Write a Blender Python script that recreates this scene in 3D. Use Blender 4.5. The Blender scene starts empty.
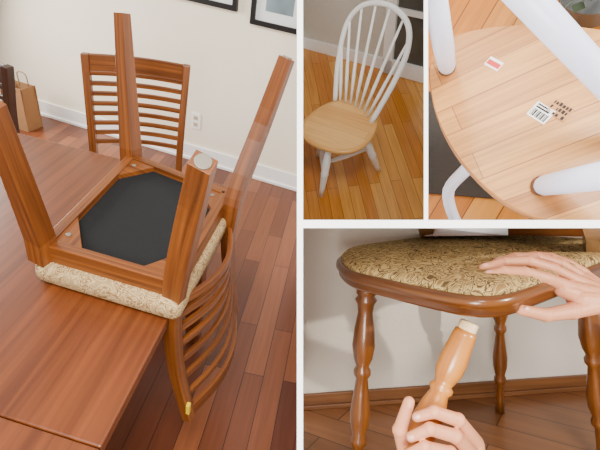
import bpy, bmesh, math, random
from mathutils import Vector, Matrix
random.seed(3)
F=450.0; CX,CY=300.0,225.0
def ndir(vx,vy): return Vector((vx-CX,vy-CY,F)).normalized()
DL=ndir(170,900); D2=ndir(345,580); D3=Vector((.414,.207,.887)).normalized(); D4=ndir(450,4196)
CAM=Vector((0,0,1.6))
zc=-DL; c=Vector((0,0,1)); yc=(c-c.dot(DL)*DL).normalized(); xc=yc.cross(zc)
M=Matrix((xc,yc,zc))
def W(v): return CAM+M@Vector(v)
def DV(v): return (M@Vector(v)).normalized()
def ray(px,py): return Vector((px-CX,py-CY,F))
def D(px,py,depth): return W(ray(px,py)*(depth/F))
class Set:
    def __init__(s,d,H): s.d=d; s.H=H; s.down=DV(d); s.up=-s.down
    def P(s,px,py,z):
        r=ray(px,py); return W(r*((s.H-z)/r.dot(s.d)))
S0=Set(DL,1.6); S2=Set(D2,2.18); S3=Set(D3,1.15); S4=Set(D4,.64)
def onplane(px,py,p0,n):
    r=M@ray(px,py); return CAM+r*((p0-CAM).dot(n)/r.dot(n))
def xpl(a,sgn): return (M@Vector((F,0,-(a-CX))).normalized())*sgn
def ypl(b,sgn): return (M@Vector((0,F,-(b-CY))).normalized())*sgn
CELL0=[xpl(299.5,1)]
CELL2=[xpl(300.5,-1),xpl(426,1),ypl(224,1)]
CELL3=[xpl(426.5,-1),ypl(224,1)]
CELL4=[xpl(300.5,-1),ypl(224.5,-1)]
# ---------- materials
def newmat(name):
    m=bpy.data.materials.new(name); m.use_nodes=True
    nt=m.node_tree; return m,nt,nt.nodes['Principled BSDF']
def srgb(c):
    return tuple([((x/255)/12.92 if x/255<=.04045 else ((x/255+.055)/1.055)**2.4) for x in c])+(1,)
def plain(name,c,rough=.5,metal=0,bump=0,bs=200,sss=0,var=.06):
    m,nt,b=newmat(name)
    b.inputs['Roughness'].default_value=rough; b.inputs['Metallic'].default_value=metal
    tc=nt.nodes.new('ShaderNodeTexCoord'); n=nt.nodes.new('ShaderNodeTexNoise'); n.inputs['Scale'].default_value=bs/10
    nt.links.new(tc.outputs['Object'],n.inputs['Vector'])
    mx=nt.nodes.new('ShaderNodeMixRGB'); cc=srgb(c)
    mx.inputs[1].default_value=tuple(x*(1-var) for x in cc[:3])+(1,); mx.inputs[2].default_value=tuple(min(1,x*(1+var)) for x in cc[:3])+(1,)
    nt.links.new(n.outputs['Fac'],mx.inputs[0]); nt.links.new(mx.outputs[0],b.inputs['Base Color'])
    if sss: 
        b.inputs['Subsurface Weight'].default_value=sss; b.inputs['Subsurface Radius'].default_value=(.01,.004,.002); b.inputs['Subsurface Scale'].default_value=.5
    if bump:
        n2=nt.nodes.new('ShaderNodeTexNoise'); n2.inputs['Scale'].default_value=bs; nt.links.new(tc.outputs['Object'],n2.inputs['Vector'])
        bp=nt.nodes.new('ShaderNodeBump'); bp.inputs['Strength'].default_value=bump; bp.inputs['Distance'].default_value=.002
        nt.links.new(n2.outputs['Fac'],bp.inputs['Height']); nt.links.new(bp.outputs[0],b.inputs['Normal'])
    return m
def wood(name,c1,c2,rough=.35,planks=None,mortar=(60,30,15),gu=3,gv=60,coat=.2,msz=.0015,gamt=.55,dark=(.55,.5,.45,1)):
    m,nt,b=newmat(name); L=nt.links.new
    b.inputs['Roughness'].default_value=rough; b.inputs['Coat Weight'].default_value=coat; b.inputs['Coat Roughness'].default_value=.15
    uv=nt.nodes.new('ShaderNodeUVMap'); uv.uv_map='UVMap'
    mp=nt.nodes.new('ShaderNodeMapping'); mp.inputs['Scale'].default_value=(gu,gv,1); L(uv.outputs[0],mp.inputs[0])
    n=nt.nodes.new('ShaderNodeTexNoise'); n.inputs['Scale'].default_value=1; n.inputs['Detail'].default_value=5; n.inputs['Distortion'].default_value=.6
    L(mp.outputs[0],n.inputs['Vector'])
    cr=nt.nodes.new('ShaderNodeValToRGB'); cr.color_ramp.elements[0].position=.3; cr.color_ramp.elements[1].position=.7
    L(n.outputs['Fac'],cr.inputs[0])
    if planks:
        br=nt.nodes.new('ShaderNodeTexBrick'); br.offset=.37; br.inputs['Scale'].default_value=1
        br.inputs['Brick Width'].default_value=planks[0]; br.inputs['Row Height'].default_value=planks[1]
        br.inputs['Mortar Size'].default_value=msz; br.inputs['Mortar Smooth'].default_value=.1
        br.inputs['Color1'].default_value=srgb(c1); br.inputs['Color2'].default_value=srgb(c2); br.inputs['Mortar'].default_value=srgb(mortar)
        L(uv.outputs[0],br.inputs['Vector'])
        mul=nt.nodes.new('ShaderNodeMixRGB'); mul.blend_type='MULTIPLY'; mul.inputs[0].default_value=gamt
        cr.color_ramp.elements[0].color=dark; cr.color_ramp.elements[1].color=(1.0,1.0,1.0,1)
        L(br.outputs['Color'],mul.inputs[1]); L(cr.outputs[0],mul.inputs[2]); L(mul.outputs[0],b.inputs['Base Color'])
    else:
        cr.color_ramp.elements[0].color=srgb(c1); cr.color_ramp.elements[1].color=srgb(c2); L(cr.outputs[0],b.inputs['Base Color'])
    return m
def fabric(name,c1,c2,c3,scale):
    m,nt,b=newmat(name); L=nt.links.new; b.inputs['Roughness'].default_value=.9
    tc=nt.nodes.new('ShaderNodeTexCoord')
    n=nt.nodes.new('ShaderNodeTexNoise'); n.inputs['Scale'].default_value=scale; n.inputs['Detail'].default_value=1.0; n.inputs['Distortion'].default_value=2.5
    L(tc.outputs['Object'],n.inputs['Vector'])
    cr=nt.nodes.new('ShaderNodeValToRGB'); e=cr.color_ramp.elements
    e[0].position=.34; e[0].color=srgb(c3); e[1].position=.70; e[1].color=srgb(c3)
    for pos,cc in ((.39,c1),(.445,c1),(.465,c2),(.495,c2),(.51,c1),(.54,c1),(.56,c2),(.60,c2),(.62,c1),(.66,c1)):
        k=e.new(pos); k.color=srgb(cc)
    L(n.outputs['Fac'],cr.inputs[0]); L(cr.outputs[0],b.inputs['Base Color'])
    n2=nt.nodes.new('ShaderNodeTexNoise'); n2.inputs['Scale'].default_value=600; L(tc.outputs['Object'],n2.inputs['Vector'])
    bp=nt.nodes.new('ShaderNodeBump'); bp.inputs['Strength'].default_value=.4; bp.inputs['Distance'].default_value=.001
    L(n2.outputs['Fac'],bp.inputs['Height']); L(bp.outputs[0],b.inputs['Normal'])
    return m
m_cherry=wood('cherry_wood',(88,44,12),(144,80,28),.42,coat=.03,gu=2,gv=90)
m_table=wood('table_wood',(90,42,14),(126,64,26),.36,gu=1.6,gv=45,coat=.15)
m_floor0=wood('floor_red_planks',(94,44,24),(146,84,50),.36,planks=(.75,.085),mortar=(40,18,10),coat=.1)
m_floor2=wood('floor_oak_planks',(206,128,44),(236,172,84),.3,planks=(.9,.07),mortar=(130,75,30),coat=.2)
m_floor4=wood('floor_brown',(104,64,34),(150,96,56),.35,planks=(.35,.09),mortar=(50,30,20))
m_dark=wood('dark_wood',(46,24,12),(66,36,20),.4)
m_seatwood=wood('natural_seat_wood',(222,160,82),(240,188,112),.35,planks=(3,.06),mortar=(190,125,60),gu=4,gv=90,msz=.0008,gamt=.35)
m_under=wood('underside_wood',(188,124,54),(220,158,82),.5,planks=(3,.05),mortar=(150,92,40),gu=4,gv=120,msz=.0008,gamt=.8,dark=(.5,.42,.3,1))
m_walnut=wood('turned_leg_wood',(72,36,10),(122,70,24),.28,coat=.4)
m_honey=wood('honey_wood',(166,94,24),(200,132,52),.3,coat=.4)
m_pale=wood('pale_tenon_wood',(225,190,140),(238,210,165),.6)
m_base4=wood('baseboard_wood',(96,58,28),(126,80,44),.4)
m_white=plain('white_paint',(248,246,242),.35)
m_bluewhite=plain('cool_white_paint',(216,220,242),.35)
m_part=plain('partition_white',(255,255,255),.7,var=.0)
m_wall0=plain('wall_cream',(244,234,212),.9,bump=.1,bs=80,var=.02)
m_wall2=plain('wall_greige',(206,200,188),.9,var=.03)
m_wall4=plain('wall_grey_beige',(216,206,192),.95,bump=.5,bs=120,var=.05)
m_black=plain('black_cloth',(7,8,10),.95,bump=.5,bs=400,var=.3)
m_frame=plain('black_frame',(20,19,19),.4)
m_mat=plain('picture_mat',(225,228,225),.6)
m_art=plain('picture_art',(110,125,130),.6,bs=60,var=.7)
m_metal=plain('metal_glide',(140,132,118),.45,.5)
m_paper=plain('kraft_paper',(150,108,68),.9,var=.1)
m_fab0=fabric('seat_fabric_beige',(200,172,124),(140,104,62),(172,142,98),24)
m_fab4=fabric('seat_fabric_floral',(196,166,106),(96,72,36),(146,114,64),22)
m_skin=plain('skin',(222,152,114),.5,sss=.12,bump=.3,bs=350,var=.1)
m_nail=plain('nail',(236,172,152),.25)
m_glass=plain('dark_glass',(80,80,74),.12,bs=40,var=.6)
m_red=plain('red_sticker',(200,50,45),.6); m_label=plain('paper_label',(238,236,230),.7); m_ink=plain('ink',(35,30,32),.8)
m_yellow=plain('yellow_tag',(240,200,30),.6)
m_leaf=plain('leaf_green',(52,62,44),.5,var=.4); m_pot=plain('ceramic_pot',(90,92,92),.4)
m_card=plain('cream_plastic',(196,176,140),.85); m_greyc=plain('grey_sheet',(60,55,52),.9,bump=.4)
# ---------- builder
class B:
    def __init__(s): s.v=[];s.f=[];s.u=[];s.m=[];s.s=[];s.mats=[]
    def mi(s,m):
        if m not in s.mats: s.mats.append(m)
        return s.mats.index(m)
    def add(s,vs,fs,us,mat,smooth):
        o=len(s.v); s.v+= [Vector(x) for x in vs]; k=s.mi(mat)
        for f,u in zip(fs,us):
            s.f.append([i+o for i in f]); s.u.append(u); s.m.append(k); s.s.append(smooth)
    def tube(s,pts,rad,mat,n=14,smooth=True):
        pts=[Vector(p) for p in pts]
        if not isinstance(rad,(list,tuple)): rad=[rad]*len(pts)
        t0=(pts[1]-pts[0]).normalized(); a=t0.orthogonal().normalized(); vs=[];L=0;Ls=[]
        for i,p in enumerate(pts):
            t=(pts[min(i+1,len(pts)-1)]-pts[max(i-1,0)]).normalized()
            a=(a-a.dot(t)*t).normalized(); b=t.cross(a)
            if i: L+=(p-pts[i-1]).length
            Ls.append(L)
            for k in range(n):
                q=2*math.pi*k/n; vs.append(p+(a*math.cos(q)+b*math.sin(q))*rad[i])
        fs=[];us=[];R=max(rad)
        for i in range(len(pts)-1):
            for k in range(n):
                k2=(k+1)%n; fs.append([i*n+k,i*n+k2,(i+1)*n+k2,(i+1)*n+k])
                v1=k/n*6.28*R; v2=(k+1)/n*6.28*R; us.append([(Ls[i],v1),(Ls[i],v2),(Ls[i+1],v2),(Ls[i+1],v1)])
        s.add(vs,fs,us,mat,smooth)
        for idx in (0,len(pts)-1):
            ring=vs[idx*n:idx*n+n]; s.add(ring,[list(range(n))],[[(0,.01*k) for k in range(n)]],mat,False)
    def lathe(s,p0,p1,prof,mat,n=20):
        p0=Vector(p0);p1=Vector(p1); s.tube([p0.lerp(p1,t) for t,r in prof],[r for t,r in prof],mat,n)
    def ball(s,c0,r,mat,squash=None):
        bm=bmesh.new(); bmesh.ops.create_uvsphere(bm,u_segments=14,v_segments=10,radius=r)
        vs=[(squash@v.co if squash else v.co)+Vector(c0) for v in bm.verts]
        fs=[[v.index for v in f.verts] for f in bm.faces]; bm.free()
        s.add(vs,fs,[[(vs[i].x,vs[i].y) for i in f] for f in fs],mat,True)
    def beam(s,pts,w,h,ref,mat,smooth=False):
        pts=[Vector(p) for p in pts]; n=len(pts)
        if not isinstance(w,(list,tuple)): w=[w]*n
        if not isinstance(h,(list,tuple)): h=[h]*n
        vs=[];Ls=[];L=0
        for i,p in enumerate(pts):
            t=(pts[min(i+1,n-1)]-pts[max(i-1,0)]).normalized(); a=(ref-ref.dot(t)*t).normalized(); b=t.cross(a)
            if i: L+=(p-pts[i-1]).length
            Ls.append(L)
            for (x,y) in ((-.5,-.5),(.5,-.5),(.5,.5),(-.5,.5)): vs.append(p+a*w[i]*x+b*h[i]*y)
        fs=[];us=[]; cv=[0,w[0],w[0]+h[0],2*w[0]+h[0],2*w[0]+2*h[0]]; o=random.random()*3
        for i in range(n-1):
            for k in range(4):
                k2=(k+1)%4; fs.append([i*4+k,i*4+k2,i*4+4+k2,i*4+4+k]); us.append([(Ls[i]+o,cv[k]),(Ls[i]+o,cv[k+1]),(Ls[i+1]+o,cv[k+1]),(Ls[i+1]+o,cv[k])])
        fs+= [[3,2,1,0],[4*n-4,4*n-3,4*n-2,4*n-1]]; us+=[[(0,0),(0,.03),(.01,.03),(.01,0)]]*2
        s.add(vs,fs,us,mat,smooth)
    def prism(s,poly,vec,mat,ua=None,smooth=False):
        poly=[Vector(p) for p in poly]; n=len(poly)
        N=Vector((0,0,0))
        for i in range(n): N+=(poly[i]-poly[0]).cross(poly[(i+1)%n]-poly[0])
        N.normalize(); ua=(ua or (poly[1]-poly[0])); ua=(ua-ua.dot(N)*N).normalized(); va=N.cross(ua); o=poly[0]
        vs=poly+[p+vec for p in poly]
        uvf=lambda p:((p-o).dot(ua),(p-o).dot(va)+ (p-o).dot(N))
        fs=[list(range(n)),list(range(2*n-1,n-1,-1))]+[[i,(i+1)%n,(i+1)%n+n,i+n] for i in range(n)]
        s.add(vs,fs,[[uvf(vs[i]) for i in f] for f in fs],mat,smooth)
    def loft(s,rings,mats,ua,smooth=True,cap=True):
        n=len(rings[0]); o=Vector(rings[0][0])
        for j in range(len(rings)-1):
            vs=list(rings[j])+list(rings[j+1])
            fs=[[i,(i+1)%n,(i+1)%n+n,i+n] for i in range(n)]
            cum=[0]
            for i in range(n): cum.append(cum[-1]+(rings[j][(i+1)%n]-rings[j][i]).length)
            us=[[(cum[i],j*.01),(cum[i+1],j*.01),(cum[i+1],j*.01+.01),(cum[i],j*.01+.01)] for i in range(n)]
            s.add(vs,fs,us,mats[j],smooth)
        if cap:
            for ring,mt in ((rings[0],mats[0]),(rings[-1],mats[-1])):
                e1=ua.normalized(); nn=(ring[n//3]-ring[0]).cross(ring[2*n//3]-ring[0]).normalized(); e2=nn.cross(e1)
                s.add(ring,[list(range(n))],[[((p-o).dot(e1),(p-o).dot(e2)) for p in ring]],mt,False)
    def make(s,name,clip=None,bevel=0,merge=True,parent=None):
        me=bpy.data.meshes.new(name); bm=bmesh.new(); uvl=bm.loops.layers.uv.new('UVMap')
        bv=[bm.verts.new(v) for v in s.v]
        for f,u,mt,sm in zip(s.f,s.u,s.m,s.s):
            try: fc=bm.faces.new([bv[i] for i in f])
            except ValueError: continue
            fc.material_index=mt; fc.smooth=sm
            for l,q in zip(fc.loops,u): l[uvl].uv=q
        if merge: bmesh.ops.remove_doubles(bm,verts=bm.verts,dist=1e-6)
        bmesh.ops.recalc_face_normals(bm,faces=bm.faces)
        for n in (clip or []):
            bmesh.ops.bisect_plane(bm,geom=bm.verts[:]+bm.edges[:]+bm.faces[:],plane_co=CAM,plane_no=n,clear_outer=True)
        cen=sum((v.co for v in bm.verts),Vector())/max(1,len(bm.verts))
        bmesh.ops.translate(bm,verts=bm.verts,vec=-cen)
        bm.to_mesh(me); bm.free()
        for m in s.mats: me.materials.append(m)
        o=bpy.data.objects.new(name,me); o.location=cen; bpy.context.scene.collection.objects.link(o)
        if bevel:
            md=o.modifiers.new('bev','BEVEL'); md.width=bevel; md.segments=2; md.limit_method='ANGLE'; md.angle_limit=math.radians(50)
        if parent: o.parent=parent; o.matrix_parent_inverse=parent.matrix_world.inverted()
        return o
def cat(pts,n=6):
    pts=[Vector(p) for p in pts]; P=[2*pts[0]-pts[1]]+pts+[2*pts[-1]-pts[-2]]; out=[]
    for i in range(1,len(P)-2):
        a,b,c_,d=P[i-1:i+3]
        for k in range(n):
            t=k/n; out.append(.5*((2*b)+(c_-a)*t+(2*a-5*b+4*c_-d)*t*t+(3*b-a-3*c_+d)*t**3))
    out.append(pts[-1]); return out
def catc(pts,n=6):
    pts=[Vector(p) for p in pts]; N=len(pts); out=[]
    for i in range(N):
        a,b,c_,d=pts[i-1],pts[i],pts[(i+1)%N],pts[(i+2)%N]
        for k in range(n):
            t=k/n; out.append(.5*((2*b)+(c_-a)*t+(2*a-5*b+4*c_-d)*t*t+(3*b-a-3*c_+d)*t**3))
    return out
Z=Vector((0,0,1))
# =========== PARTITIONS between the four display bays
def slab(name,a,b,thick,d0,d1):
    b_=B(); p=[D(a[0],a[1],d0),D(b[0],b[1],d0),D(b[0],b[1],d1),D(a[0],a[1],d1)]
    n=(p[1]-p[0]).cross(p[3]-p[0]).normalized()
    b_.prism([q-n*thick/2 for q in p],n*thick,m_part); b_.make(name)
d0=.46
slab('wall_partition_tall',(300,-40),(300,500),6*d0/F,d0,3.9)
slab('wall_partition_shelf',(303,224),(680,224),8*d0/F,d0,3.2)
slab('wall_partition_short',(426,-40),(426,221),4*d0/F,d0,3.2)
# =========== BAY 0
P=S0.P
e_right=(P(165,318,.75)-P(95,450,.75)).normalized()
WA=P(38,113,0); WB=P(297,190,0); wd=(WB-WA).normalized(); wn=wd.cross(Z).normalized()
if wn.dot(CAM-WA)<0: wn=-wn
b=B(); q=[WA-wd*2.6,WB+wd*3,WB+wd*3+wn*5,WA-wd*2.6+wn*5]; b.prism(q,Vector((0,0,-.05)),m_floor0,ua=e_right); b.make('floor',CELL0)
b=B(); b.prism([WA-wd*2.6,WB+wd*.5,WB+wd*.5+Z*2.5,WA-wd*2.6+Z*2.5],-wn*.08,m_wall0); b.make('wall_back',CELL0)
b=B(); a0=WA-wd*2.6+wn*.001; a1=WB+wd*.5+wn*.001
b.prism([a0,a1,a1+Z*.12,a0+Z*.12],wn*.014,m_white); b.prism([a0,a1,a1+Z*.022,a0+Z*.022],wn*.026,m_white); b.make('baseboard_back',CELL0,bevel=.003)
def picture(name,pl,pr,H):
    A=onplane(*pl,WA+wn*.001,wn); Bq=onplane(*pr,WA+wn*.001,wn); Bq.z=A.z=(A.z+Bq.z)/2
    x=(Bq-A).normalized(); w=(Bq-A).length; b=B()
    def rc(x0,z0,x1,z1,t,m): b.prism([A+x*x0+Z*z0,A+x*x1+Z*z0,A+x*x1+Z*z1,A+x*x0+Z*z1],wn*t,m)
    rc(0,0,w,.03,.025,m_frame); rc(0,H-.03,w,H,.025,m_frame); rc(0,.03,.03,H-.03,.025,m_frame); rc(w-.03,.03,w,H-.03,.025,m_frame)
    rc(.03,.03,w-.03,H-.03,.01,m_mat); rc(.09,.09,w-.09,H-.09,.012,m_art); return b.make(name,CELL0)
picture('framed_picture',(170,-3),(238,10),.55); picture('framed_picture',(251,23),(305,36),.5)
o0=onplane(196,121,WA+wn*.001,wn); b=B()
b.prism([o0+wd*x+Z*z for x,z in((-.036,-.058),(.036,-.058),(.036,.058),(-.036,.058))],wn*.006,m_white)
for dz in(-.025,.025):
    b.prism([o0+wn*.006+wd*x+Z*(z+dz) for x,z in((-.016,-.014),(.016,-.014),(.016,.014),(-.016,.014))],wn*.002,m_card)
    for dx in(-.006,.006): b.prism([o0+wn*.008+wd*(x+dx)+Z*(z+dz) for x,z in((-.001,-.006),(.001,-.006),(.001,.006),(-.001,.006))],wn*.0006,m_ink)
b.make('wall_outlet',bevel=.001)
# paper bag
bc=P(25,126,0); b=B(); hx,hy,hh=.1,.07,.32
cs=[bc+wd*x+wn*y for x,y in((-hx,-hy),(hx,-hy),(hx,hy),(-hx,hy))]
b.prism(cs,Z*.004,m_paper)
for i in range(4):
    p,q=cs[i],cs[(i+1)%4]; mid=(p+q)/2; inn=(bc-mid).normalized()
    b.prism([p,q,q+Z*hh+inn*.01,p+Z*hh+inn*.01],inn*.003,m_paper)
for sgn in(-1,1):
    b.tube(cat([bc+wd*-.04+wn*sgn*(hy-.01)+Z*(hh-.03),bc+wd*-.035+wn*sgn*(hy-.02)+Z*(hh+.07),bc+wd*.035+wn*sgn*(hy-.02)+Z*(hh+.07),bc+wd*.04+wn*sgn*(hy-.01)+Z*(hh-.03)]),.004,m_paper,8)
b.make('paper_bag')
# table
Cr=P(236,188,.75); farl=(P(0,128,.75)-Cr); farl.z=0; farl.normalize(); near=-e_right
SM=P(35,427,.75)
r=SM-Cr; det=near.x*farl.y-near.y*farl.x; kn=(r.x*farl.y-r.y*farl.x)/det
b=B(); WT=1.45; LT=kn+.75
def rounded(c0,u,v,lu,lv,rad,corners):
    pts=[]
    spec=[(0,0),(lu,0),(lu,lv),(0,lv)]
    dirs=[((0,1),(1,0)),((-1,0),(0,1)),((0,-1),(-1,0)),((1,0),(0,-1))]
    for i,((x,y),(di,do)) in enumerate(zip(spec,dirs)):
        if i in corners:
            for k in range(7):
                t=k/6
                p0=(x+di[0]*rad,y+di[1]*rad); p2=(x+do[0]*rad,y+do[1]*rad)
                px=(1-t)**2*p0[0]+2*t*(1-t)*x+t*t*p2[0]; py=(1-t)**2*p0[1]+2*t*(1-t)*y+t*t*p2[1]; pts.append(c0+u*px+v*py)
        else: pts.append(c0+u*x+v*y)
    return pts
b.prism(rounded(Cr,near,farl,kn-.001,WT,.05,(0,3)),-Z*.03,m_table,ua=near)
b.prism(rounded(Cr+near*(kn+.001),near,farl,LT-kn,WT,.05,(1,2)),-Z*.03,m_table,ua=near)
i0=.09
for (p,q) in (((i0,i0),(LT-i0,i0)),((i0,WT-i0),(LT-i0,WT-i0)),((i0,i0),(i0,WT-i0)),((LT-i0,i0),(LT-i0,WT-i0))):
    b.beam([Cr+near*p[0]+farl*p[1]-Z*.075,Cr+near*q[0]+farl*q[1]-Z*.075],.09,.022,Z,m_table)
for x in(i0+.02,LT-i0-.02):
    for y in(i0+.02,WT-i0-.02):
        p=Cr+near*x+farl*y; p.z=0
        b.beam([p,p+Z*.4,p+Z*.72],[.055,.07,.08],[.055,.07,.08],near,m_table)
b.make('dining_table',bevel=.004)
# upside-down chair
b=B(); zs=.86
Lc,Tc,Rc,Bc=P(41,243,zs),P(131,153,zs),P(229,191,zs),P(175,282,zs); cen=(Lc+Tc+Rc+Bc)/4
def insetp(p,k,z): q=cen+(p-cen)*k; return Vector((q.x,q.y,z))
quad=[Lc,Tc,Rc,Bc]
for i in range(4):
    p,q=insetp(quad[i],.96,zs-.025),insetp(quad[(i+1)%4],.96,zs-.025)
    b.beam([p,q],.05,.028,Z,m_cherry)
for i in range(4):
    p,q,r=quad[i],quad[(i+1)%4],quad[i-1]
    c0=insetp(p,.97,zs-.004); c1=c0+(insetp(q,.97,zs-.004)-c0)*.3; c2=c0+(insetp(r,.97,zs-.004)-c0)*.3
    b.prism([c0,c1,c2],-Z*.03,m_cherry)
    k=(c0+c1+c2)/3; b.tube([k-Z*.001,k+Z*.003],.007,m_metal,10)
b.prism([insetp(p,.93,zs-.02) for p in quad],-Z*.003,m_black)
cu=[]
for i in range(4):
    p=insetp(quad[i],1.11,.755); a=insetp(quad[i-1],1.11,.755); c_=insetp(quad[(i+1)%4],1.11,.755)
    cu+= [p.lerp(a,.08),p.lerp(a,.03).lerp(cen,.005),p.lerp(Vector((cen.x,cen.y,p.z)),.03),p.lerp(c_,.03).lerp(cen,.005),p.lerp(c_,.08)]
    for s_ in (.3,.5,.7): cu.append(p.lerp(c_,s_))
def lift(pts,z,k): return [Vector((cen.x+(p.x-cen.x)*k,cen.y+(p.y-cen.y)*k,z)) for p in pts]
b.loft([lift(cu,.7515,.93),lift(cu,.755,.975),lift(cu,.765,1.0),lift(cu,.785,1.01),lift(cu,.800,1.0),lift(cu,.809,.97),lift(cu,.812,.9)],[m_fab0]*7,near)
rr=(Rc-Bc).normalized(); out=Vector(((Bc+Rc)/2-cen)); out.z=0; out.normalize(); side=(Tc-Rc); side.z=0; side.normalize()
def zpt(p,z): return Vector((p.x,p.y,z))
b.beam([zpt(Lc,.81),zpt(Lc,.88),P(-10,104,1.27)],[.05,.05,.034],[.05,.05,.034],side,m_cherry)
b.beam([zpt(Tc,.81),zpt(Tc,.88),P(122,13,1.29)],[.052,.052,.036],[.052,.052,.036],side,m_cherry)
bpost=cat([P(203,162,1.24),P(193,205,1.10),P(180,262,.93),P(175,290,.83),P(172,325,.70),P(177,370,.5),P(189,417,.3)],4)
nb=len(bpost); wb=[.043+.01*math.sin(math.pi*min(1,i/(nb*.62))) -(.016*max(0,i/nb-.5)*2) for i in range(nb)]
b.beam(bpost,wb,[.034]*nb,out,m_cherry)
rp=cat([P(287,58,1.27),P(262,125,1.07),P(237,190,.90),P(231,215,.82),P(228,240,.70),P(229,272,.5),P(234,314,.3)],4)
b.beam(rp,wb,[.034]*nb,out,m_cherry)
d_=(bpost[0]-bpost[1]).normalized(); b.tube([bpost[0]-d_*.004,bpost[0]+d_*.004],.016,m_metal,16)
d_=(rp[0]-rp[1]).normalized(); b.tube([rp[0]-d_*.004,rp[0]+d_*.004],.015,m_metal,16)
for j in range(8):
    f=.58+ (1-.58)*j/7.3; idx=min(nb-1.001,f*(nb-1)); i=int(idx); t=idx-i
    p=bpost[i].lerp(bpost[min(i+1,nb-1)],t); q=rp[i].lerp(rp[min(i+1,nb-1)],t)
    bow=.06
    b.beam([p.lerp(q,s)+out*bow*math.sin(math.pi*s) for s in [k/10 for k in range(11)]],(.022 if j<7 else .05),.014,Z,m_cherry)
tg=P(183,406,.36); b.prism([tg+out*.012+Z*z+rr*x for x,z in((-.008,-.02),(.008,-.02),(.008,.02),(-.008,.02))],out*.012,m_yellow)
b.make('dining_chair',bevel=.004)
def upright(name,TL,TR,BL,BR,mat,nsl=8,top=.09):
    b=B(); x=(TR-TL); x.z=0; x.normalize(); fr=Vector((x.y,-x.x,0))
    if fr.dot(CAM-TL)<0: fr=-fr
    fl=lambda T,Bq:Vector((Bq.x,Bq.y,0))-fr*.03
    for T,Bq in((TL,BL),(TR,BR)):
        pts=cat([fl(T,Bq),Bq-Z*0.05,T],5); b.beam(pts,.042,.032,fr,mat)
    for j in range(nsl+1):
        if j==nsl: p,q,h=TL-Z*top*.5,TR-Z*top*.5,top
        else:
            t=.12+.70*j/(nsl-1); p,q,h=BL.lerp(TL,t),BR.lerp(TR,t),.022
        b.beam([p.lerp(q,s)-fr*.035*math.sin(math.pi*s) for s in [k/10 for k in range(11)]],h,.014,Z,mat)
    s0=Vector((BL.x,BL.y,.40)); s1=Vector((BR.x,BR.y,.40)); w=(s1-s0); dp=.42
    pl=[s0,s1,s1+fr*dp+w*.04,s0+fr*dp-w*.04]
    for i in range(4): b.beam([pl[i]-Z*0,pl[(i+1)%4]],.065,.025,Z,mat)
    for p in pl[2:]: b.beam([Vector((p.x,p.y,0)),p+Z*.03],[.034,.048],[.034,.048],fr,mat)
    b.prism([p+Z*.034 for p in pl],Z*.045,m_fab0)
    return b.make(name,CELL0,bevel=.004)
upright('dining_chair',P(85,53,1.0),P(187,65,1.0),P(94,152,.55),P(179,158,.55),m_cherry)
TR=P(7,66,.92); BR=P(13,130,.62)
upright('dining_chair',TR-wd*.45,TR,BR-wd*.43,BR,m_dark,5)
# =========== BAY 2 : windsor chair
P=S2.P; U=S2.up
A=P(303,47,0); Bq=P(426,80,0); w2=(Bq-A).normalized(); n2=w2.cross(U).normalized()
if n2.dot(CAM-A)<0: n2=-n2
b=B(); q=[A-w2*1,Bq+w2*1,Bq+w2*1+n2*3,A-w2*1+n2*3]; b.prism(q,-U*.04,m_floor2,ua=(n2*.9+w2*.7)); b.make('floor',CELL2)
b=B(); q=[A-w2*1,Bq+w2*1,Bq+w2*1+U*1.6,A-w2*1+U*1.6]; b.prism(q,-n2*.05,m_wall2); b.make('wall_back',CELL2)
b=B(); q=[A-w2*1+n2*.001,Bq+w2+n2*.001,Bq+w2+n2*.001+U*.1,A-w2+n2*.001+U*.1]; b.prism(q,n2*.015,m_white); b.make('baseboard_back',CELL2)
b=B(); G0=onplane(384,68,A+n2*.017,n2); G0=G0-U*((G0-A).dot(U))+U*.005
def g(x0,z0,x1,z1,t,m): b.prism([G0+w2*x0+U*z0,G0+w2*x1+U*z0,G0+w2*x1+U*z1,G0+w2*x0+U*z1],n2*t,m)
g(0,0,.85,1.5,.01,m_glass)
g(0,0,.08,1.5,.04,m_white); g(0,0,.85,.12,.04,m_white); g(.38,.12,.42,1.5,.03,m_white); g(.08,.5,.85,.54,.03,m_white); g(.08,.95,.85,.99,.03,m_white)
b.make('door_1',CELL2)
b=B(); sc=P(341,124,.44)
bl,brr=P(335,99,.445),P(371,121,.445)
back=((bl+brr)/2-sc); back=(back-back.dot(U)*U).normalized(); sx=back.cross(U).normalized()
if sx.dot(brr-bl)<0: sx=-sx
def ring(k,z):
    o=[]
    for i in range(40):
        a=2*math.pi*i/40; x=math.copysign(abs(math.cos(a))**.85,math.cos(a))*.215; y=math.copysign(abs(math.sin(a))**.85,math.sin(a))*.235
        x*= (1-.12*(y/.225)); o.append(sc+sx*x*k+back*y*k+U*z)
    return o
b.loft([ring(.86,-.034),ring(.96,-.026),ring(1,-.010),ring(1,.0),ring(.97,.006),ring(.9,.004)],[m_seatwood]*6,w2)
top=P(378,4,.97); hn=(brr-bl).cross(top-bl).normalized()
hp=[onplane(x,y,bl,hn) for x,y in((335,101),(338,62),(346,26),(359,8),(376,3),(394,8),(408,25),(407,52),(393,84),(371,123))]
hc=cat(hp,6); b.tube(hc,.0155,m_white,12)
tops=[(342,38),(350,17),(362,6),(376,4),(390,8),(403,20),(409,40)]
for i,(x,y) in enumerate(tops):
    t=(i+1)/8; p0=bl.lerp(brr,t)+back*.035*math.sin(math.pi*t); p1=onplane(x,y,bl,hn)
    b.tube([p0.lerp(p1,s) for s in(0,.3,.6,1)],[.007,.011,.009,.0065],m_white,10)
feet=[]
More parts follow.
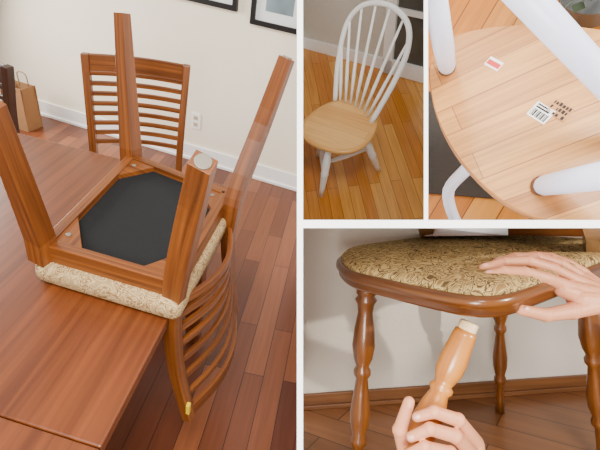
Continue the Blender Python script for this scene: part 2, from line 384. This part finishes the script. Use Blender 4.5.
for (a,f) in (((329,147),(321,196)),((364,136),(379,171)),((325,112),(318,156)),((354,106),(364,146))):
    p0=P(*a,.425); p1=P(*f,0); feet.append((p0,p1))
    b.lathe(p0,p1,[(0,.016),(.12,.02),(.3,.025),(.5,.023),(.52,.026),(.55,.023),(.8,.019),(1,.015)],m_white,14)
mid=lambda k,t:feet[k][0].lerp(feet[k][1],t)
l1,l2=mid(0,.6),mid(2,.6); r1,r2=mid(1,.6),mid(3,.6)
for p,q in((l1,l2),(r1,r2),(l1.lerp(l2,.35),r1.lerp(r2,.35))): b.lathe(p,q,[(0,.009),(.3,.014),(.5,.018),(.7,.014),(1,.009)],m_white,12)
b.make('windsor_chair')
# =========== BAY 3 : underside of windsor chair
P=S3.P; U=S3.up
ctr=P(548,112,.35); ax=(P(600,112,.35)-ctr).normalized(); ay=U.cross(ax).normalized()
b=B(); fc=P(520,110,0); b.prism([fc+ax*x+ay*y for x,y in((-1.6,-1.4),(1.6,-1.4),(1.6,1.6),(-1.6,1.6))],-U*.04,m_floor2,ua=ax*.4+ay); b.make('floor',CELL3)
outl=[(430,62),(431,95),(442,130),(464,165),(498,198),(540,219),(590,224),(650,200),(690,140),(680,80),(640,40),(590,27),(530,24),(480,28),(446,40)]
op=[P(x,y,.35) for x,y in outl]; rg=catc(op,5)
cc=sum(rg,Vector())/len(rg)
sh=lambda k,z:[cc+(p-cc)*k+U*z for p in rg]
b=B(); gd=(P(600,60,.35)-P(440,130,.35))
b.loft([sh(.97,-.03),sh(1,-.024),sh(1,-.006),sh(.985,0)],[m_under]*4,gd)
def leg(base,tip,r0,r1,m=m_bluewhite):
    b.lathe(base,tip,[(0,r0*.85),(.03,r0*.9),(.05,r0),(.3,r0*1.1),(1,r1)],m,24)
    dd=(tip-base).normalized(); b.tube([base-dd*.002,base+dd*.003],r0*1.02,m_walnut,20)  # thin brown flange ring, also a painted shadow round the leg base
leg(P(447,68,.35),D(431,-28,.55),.016,.015)
leg(P(655,135,.35),D(508,-22,.50),.018,.019)
leg(P(541,186,.35),D(660,166,.50),.0165,.02)
b.tube(cat([P(470,165,.32),P(448,196,.2),P(470,238,.05),P(530,250,.02),P(600,240,.1),P(610,205,.32)],6),.012,m_bluewhite,12)
b.make('windsor_chair',CELL3)
def tag(name,px,py,w,h,ang,mat,extra):
    b=B(); c0=P(px,py,.35)+U*.0006; e=(P(px+10*math.cos(ang),py+10*math.sin(ang),.35)-P(px,py,.35)).normalized(); f=U.cross(e)
    b.prism([c0+e*x*w+f*y*h for x,y in((-.5,-.5),(.5,-.5),(.5,.5),(-.5,.5))],U*.0006,mat)
    for (x0,y0,x1,y1,m) in extra: b.prism([c0+U*.0007+e*x*w+f*y*h for x,y in((x0,y0),(x1,y0),(x1,y1),(x0,y1))],U*.0006,m)
    b.make(name)
tag('price_sticker',494,64,.028,.018,.5,m_label,[(-.45,-.3,.45,.2,m_red)])
bars=[(-.42+.07*i,-.4,-.42+.07*i+(.02+.02*(i%3)),.05,m_ink) for i in range(12)]+[(-.4,.15,.3,.25,m_ink),(-.4,.33,.1,.42,m_ink)]
tag('barcode_label',541,113,.034,.028,.55,m_label,bars)
ex=[]
for row in range(3):
    x=-.5
    while x<.4:
        w_=.06+.08*random.random(); 
        if random.random()<.85: ex.append((x,-.45+row*.34,x+w_,-.45+row*.34+.16+.08*random.random(),m_ink))
        x+=w_+.05
tag('ink_stamp',560,111,.034,.026,.55,m_under,ex)
b=B(); c0=P(447,150,0)+U*.001; b.prism([c0+ax*x+ay*y for x,y in((-.3,-.12),(.3,-.12),(.3,.16),(-.3,.16))],U*.008,m_greyc); b.make('dark_floor_sheet',CELL3)  # flat dark grey sheet lying on the floor
b=B(); c0=P(590,10,0); b.lathe(c0,c0+U*.1,[(0,.05),(.1,.055),(.9,.075),(1,.08)],m_pot,20)
for k in range(44):
    a=k*2.4; rr_=.04+.09*random.random(); p0=c0+U*.09; p1=c0+U*(.12+.08*random.random())+(ax*math.cos(a)+ay*math.sin(a))*rr_
    dr=(p1-p0).normalized(); sd=dr.cross(U).normalized()
    b.tube([p0,p0.lerp(p1,.5)+U*.02,p1],.002,m_leaf,6)
    b.prism([p1-dr*.01,p1+sd*.014+dr*.02,p1+dr*.05,p1-sd*.014+dr*.02],U*.001,m_leaf)
b.make('potted_plant',CELL3)
# =========== BAY 4
P=S4.P; U=S4.up
A=P(303,407,0); Bq=P(600,386,0); w4=(Bq-A).normalized(); n4=w4.cross(U).normalized()
if n4.dot(CAM-A)<0: n4=-n4
b=B(); b.prism([A-w4*.3,Bq+w4*.6,Bq+w4*.6+n4*1.0,A-w4*.3+n4*1.0],-U*.03,m_floor4,ua=w4+n4*.8); b.make('floor',CELL4)
b=B(); b.prism([A-w4*.3,Bq+w4*.6,Bq+w4*.6+U*.6,A-w4*.3+U*.6],-n4*.04,m_wall4); b.make('wall_back',CELL4)
b=B(); a0=A-w4*.3+n4*.001; a1=Bq+w4*.6+n4*.001; b.prism([a0,a1,a1+U*.04,a0+U*.04],n4*.01,m_base4); b.prism([a0,a1,a1+U*.012,a0+U*.012],n4*.02,m_base4); b.make('baseboard_back',CELL4,bevel=.002)
b=B()
so=[(336,259),(346,271),(385,281),(430,291),(472,298),(505,297),(530,290),(570,276),(612,261),(630,253),(615,246),(545,240),(480,238),(440,239),(390,245),(350,251)]
rg=catc([P(x,y,.45) for x,y in so],5); cc=sum(rg,Vector())/len(rg)
sh=lambda k,z:[cc+(p-cc)*k+U*z for p in rg]
b.loft([sh(.93,-.032),sh(.965,-.032),sh(.98,-.027),sh(.972,-.020),sh(.985,-.017),sh(1.0,-.011),sh(.995,-.004),sh(.98,0),sh(.965,.001)],[m_walnut]*9,w4)
b.loft([sh(.962,.0),sh(.955,.008),sh(.93,.014),sh(.8,.021),sh(.5,.026),sh(.2,.028)],[m_fab4]*6,w4)
prof=[(0,.022),(.05,.022),(.06,.018),(.08,.024),(.10,.019),(.14,.016),(.22,.022),(.3,.025),(.36,.021),(.4,.014),(.42,.019),(.44,.019),(.46,.013),(.52,.016),(.62,.022),(.68,.021),(.74,.014),(.76,.018),(.78,.018),(.8,.012),(.9,.012),(1,.014)]
def sc_(k): return [(t,r*k) for t,r in prof]
b.lathe(P(367,283,.42),P(356,486,0),sc_(.92),m_walnut)
b.lathe(P(585,276,.42),P(604,462,0),sc_(.92),m_walnut)
b.lathe(P(500,259,.42),P(500,412,0),sc_(.8),m_walnut)
for (x,y) in ((367,281),(585,275),(500,258)): 
    p=P(x,y,.42); b.tube([p+U*.0,p-U*.012],.026,m_walnut,18)
b.beam([P(428,238,.46),P(426,229,.50),P(425,215,.56)],.03,.03,w4,m_walnut)
b.beam([P(592,252,.455),P(595,232,.52),P(597,205,.6)],.03,.03,w4,m_walnut)
b.beam([P(425,231,.495),P(510,230,.50),P(596,230,.525)],.022,.018,U,m_walnut)
b.make('upholstered_chair',CELL4)
b=B(); t0=D(470,322,.70); t1=D(396,492,.70)
b.lathe(t0,t0.lerp(t1,.05),[(0,.0125),(.1,.0145),(.9,.0145),(1,.0145)],m_pale)
b.lathe(t0.lerp(t1,.05),t1,[(0,.0145),(.001,.0165),(.03,.018),(.1,.0195),(.18,.0215),(.25,.021),(.3,.0165),(.33,.0135),(.345,.018),(.365,.0185),(.385,.0145),(.45,.019),(.55,.0235),(.65,.021),(.72,.014),(.75,.018),(.8,.013),(1,.014)],m_honey,24)
b.make('turned_chair_leg')
# hands
def capsule(b,p,q,r0,r1):
    p=Vector(p);q=Vector(q);d_=(q-p).normalized();pts=[];rs=[]
    for k in range(5): a=math.pi/2*(1-k/4.0001); pts.append(p-d_*r0*math.sin(a)); rs.append(max(r0*math.cos(a),1e-4))
    pts.append(q.copy()); rs.append(r1)
    for k in range(1,5): a=math.pi/2*k/4.0001; pts.append(q+d_*r1*math.sin(a)); rs.append(max(r1*math.cos(a),1e-4))
    b.tube(pts,rs,m_skin,14)
def hand(name,fingers,palm,arm,nails):
    e=bpy.data.objects.new(name,None); e.location=D(*palm[0][0][0]); e.empty_display_size=.02; bpy.context.scene.collection.objects.link(e); bpy.context.view_layer.update()
    b=B()
    for pts,rs in fingers+palm+[arm]:
        Q=[D(*p) for p in pts]
        for i in range(len(Q)-1): capsule(b,Q[i],Q[i+1],rs[i],rs[i+1])
    for pts,rs in fingers:   # knuckle bulges
        for i in range(1,len(pts)-1): b.ball(D(*pts[i]),rs[i]*1.1,m_skin)
    o=b.make('hand_skin',merge=False,parent=e)
    md=o.modifiers.new('r','REMESH'); md.mode='VOXEL'; md.voxel_size=.001; md.use_smooth_shade=True
    md=o.modifiers.new('s','SMOOTH'); md.iterations=7; md.factor=.6
    b=B()
    for (p,q,nrm,r) in nails:
        p=D(*p);q=D(*q); d_=(p-q).normalized(); n=DV(nrm); n=(n-n.dot(d_)*d_).normalized(); s_=d_.cross(n)
        Mx=Matrix((d_*1.2,s_*.8,n*.35)).transposed(); b.ball(p+n*r*.78,r*.72,m_nail,Mx)
    if nails: b.make('nails',merge=False,parent=e)
    return e
hand('human_hand',[
 ([(572,288,.755),(548,279,.735),(524,272,.724),(503,271,.722),(487,275,.722)],[.0115,.0102,.009,.0082,.007]),
 ([(574,280,.775),(553,269,.765),(528,261,.755),(504,262,.75),(483,268,.745)],[.0115,.0102,.0092,.0082,.007]),
 ([(578,275,.795),(560,264,.79),(537,257,.785),(515,257,.78),(496,262,.775)],[.011,.0095,.0085,.0076,.0064]),
 ([(584,273,.81),(569,264,.81),(551,257,.81),(535,255,.81),(519,258,.805)],[.010,.0088,.0076,.0068,.0058]),
 ([(600,304,.76),(572,311,.735),(546,315,.712),(521,310,.69)],[.016,.0135,.0108,.0085])],
 [([(606,300,.775),(572,289,.757)],[.022,.014]),([(606,298,.785),(574,281,.777)],[.021,.014]),([(606,297,.79),(578,277,.795)],[.019,.0125]),([(608,298,.795),(584,275,.81)],[.019,.0115]),([(604,303,.768),(578,300,.75)],[.022,.018]),([(590,300,.762),(562,290,.745)],[.018,.012])],
 ([(604,300,.782),(632,310,.785),(700,335,.79)],[.025,.025,.03]),
 [((489,274,.722),(503,271,.722),(0,-1,-.5),.0068),((485,267,.745),(504,262,.75),(0,-1,-.5),.0068),((498,261,.775),(515,257,.78),(0,-1,-.4),.0062),((524,309,.69),(546,314,.712),(0,-.2,-1),.008)])
hand('human_hand',[
 ([(476,442,.71),(458,420,.675),(434,412,.664),(417,417,.672)],[.0115,.0103,.0092,.0076]),
 ([(476,458,.705),(455,436,.665),(430,429,.655),(411,437,.665)],[.0115,.0104,.0094,.0078]),
 ([(472,474,.70),(450,453,.66),(425,447,.65),(405,456,.66)],[.011,.01,.009,.0074]),
 ([(466,490,.70),(444,470,.66),(422,466,.652),(404,474,.66)],[.010,.0088,.0078,.0066]),
 ([(440,485,.735),(407,457,.715),(400,430,.700),(409,402,.692)],[.017,.0135,.0113,.0088])],
 [([(476,444,.712),(480,500,.735)],[.013,.02]),([(474,460,.71),(478,500,.735)],[.013,.02]),([(470,475,.71),(470,505,.735)],[.013,.02]),([(462,488,.71),(462,505,.735)],[.013,.02]),([(445,485,.735),(470,500,.735)],[.018,.022])],
 ([(474,505,.738),(500,540,.75),(540,600,.76)],[.025,.023,.03]),
 [((418,416,.671),(434,412,.664),(-.1,-.2,-1),.0074),((412,436,.664),(430,429,.655),(-.1,-.2,-1),.0076),((409,404,.692),(401,430,.70),(-.5,0,-1),.0082)])
# =========== lights & camera
def area(loc,tgt,size,en,col=(1,1,1),name='area_lamp'):
    l=bpy.data.lights.new(name,'AREA'); l.size=size; l.energy=en; l.color=col
    o=bpy.data.objects.new(name,l); o.location=W(loc); dr=(W(tgt)-W(loc)).normalized(); o.rotation_euler=dr.to_track_quat('-Z','Y').to_euler(); bpy.context.scene.collection.objects.link(o)
area((-2.6,-1.6,2.2),(-.8,.3,1.5),1.2,110,(1,.97,.92),'window_light')
area((-.6,-1.5,-.6),(-.3,.1,1.8),.8,34,(1,.97,.93),'high_fill_light')  # added fill above and behind the camera, no ceiling fixture there
area((.2,-1.0,-1.0),(.2,-.3,2.5),.7,66,(1,.97,.92),'high_fill_light')  # second added fill behind the camera, brightens the upper right bays
area((-.2,.35,-.5),(.5,.25,1.2),.5,30,(1,.97,.92),'low_fill_light')  # added low fill, brightens the bay the shelf partition shades
def spot(loc,tgt,en,ang,col,rad=.015):
    l=bpy.data.lights.new('sun_spot','SPOT'); l.energy=en; l.spot_size=math.radians(ang); l.color=col; l.shadow_soft_size=rad; l.spot_blend=.3
    o=bpy.data.objects.new('sun_spot',l); o.location=W(loc); dr=(W(tgt)-W(loc)).normalized(); o.rotation_euler=dr.to_track_quat('-Z','Y').to_euler(); bpy.context.scene.collection.objects.link(o)
spot((1.6,-.22,.0),(.44,-.2,.8),130,44,(1,.93,.8))
w=bpy.data.worlds.new('world'); bpy.context.scene.world=w; w.use_nodes=True
w.node_tree.nodes['Background'].inputs[0].default_value=(1,.985,.96,1); w.node_tree.nodes['Background'].inputs[1].default_value=.62
cd=bpy.data.cameras.new('camera'); cd.sensor_width=36; cd.lens=36*F/600; cd.clip_start=.01
co=bpy.data.objects.new('camera',cd); bpy.context.scene.collection.objects.link(co)
X=M@Vector((1,0,0)); Y=M@Vector((0,-1,0)); Zc=M@Vector((0,0,-1))
mt=Matrix((X,Y,Zc)).transposed().to_4x4(); mt.translation=CAM; co.matrix_world=mt
bpy.context.scene.camera=co
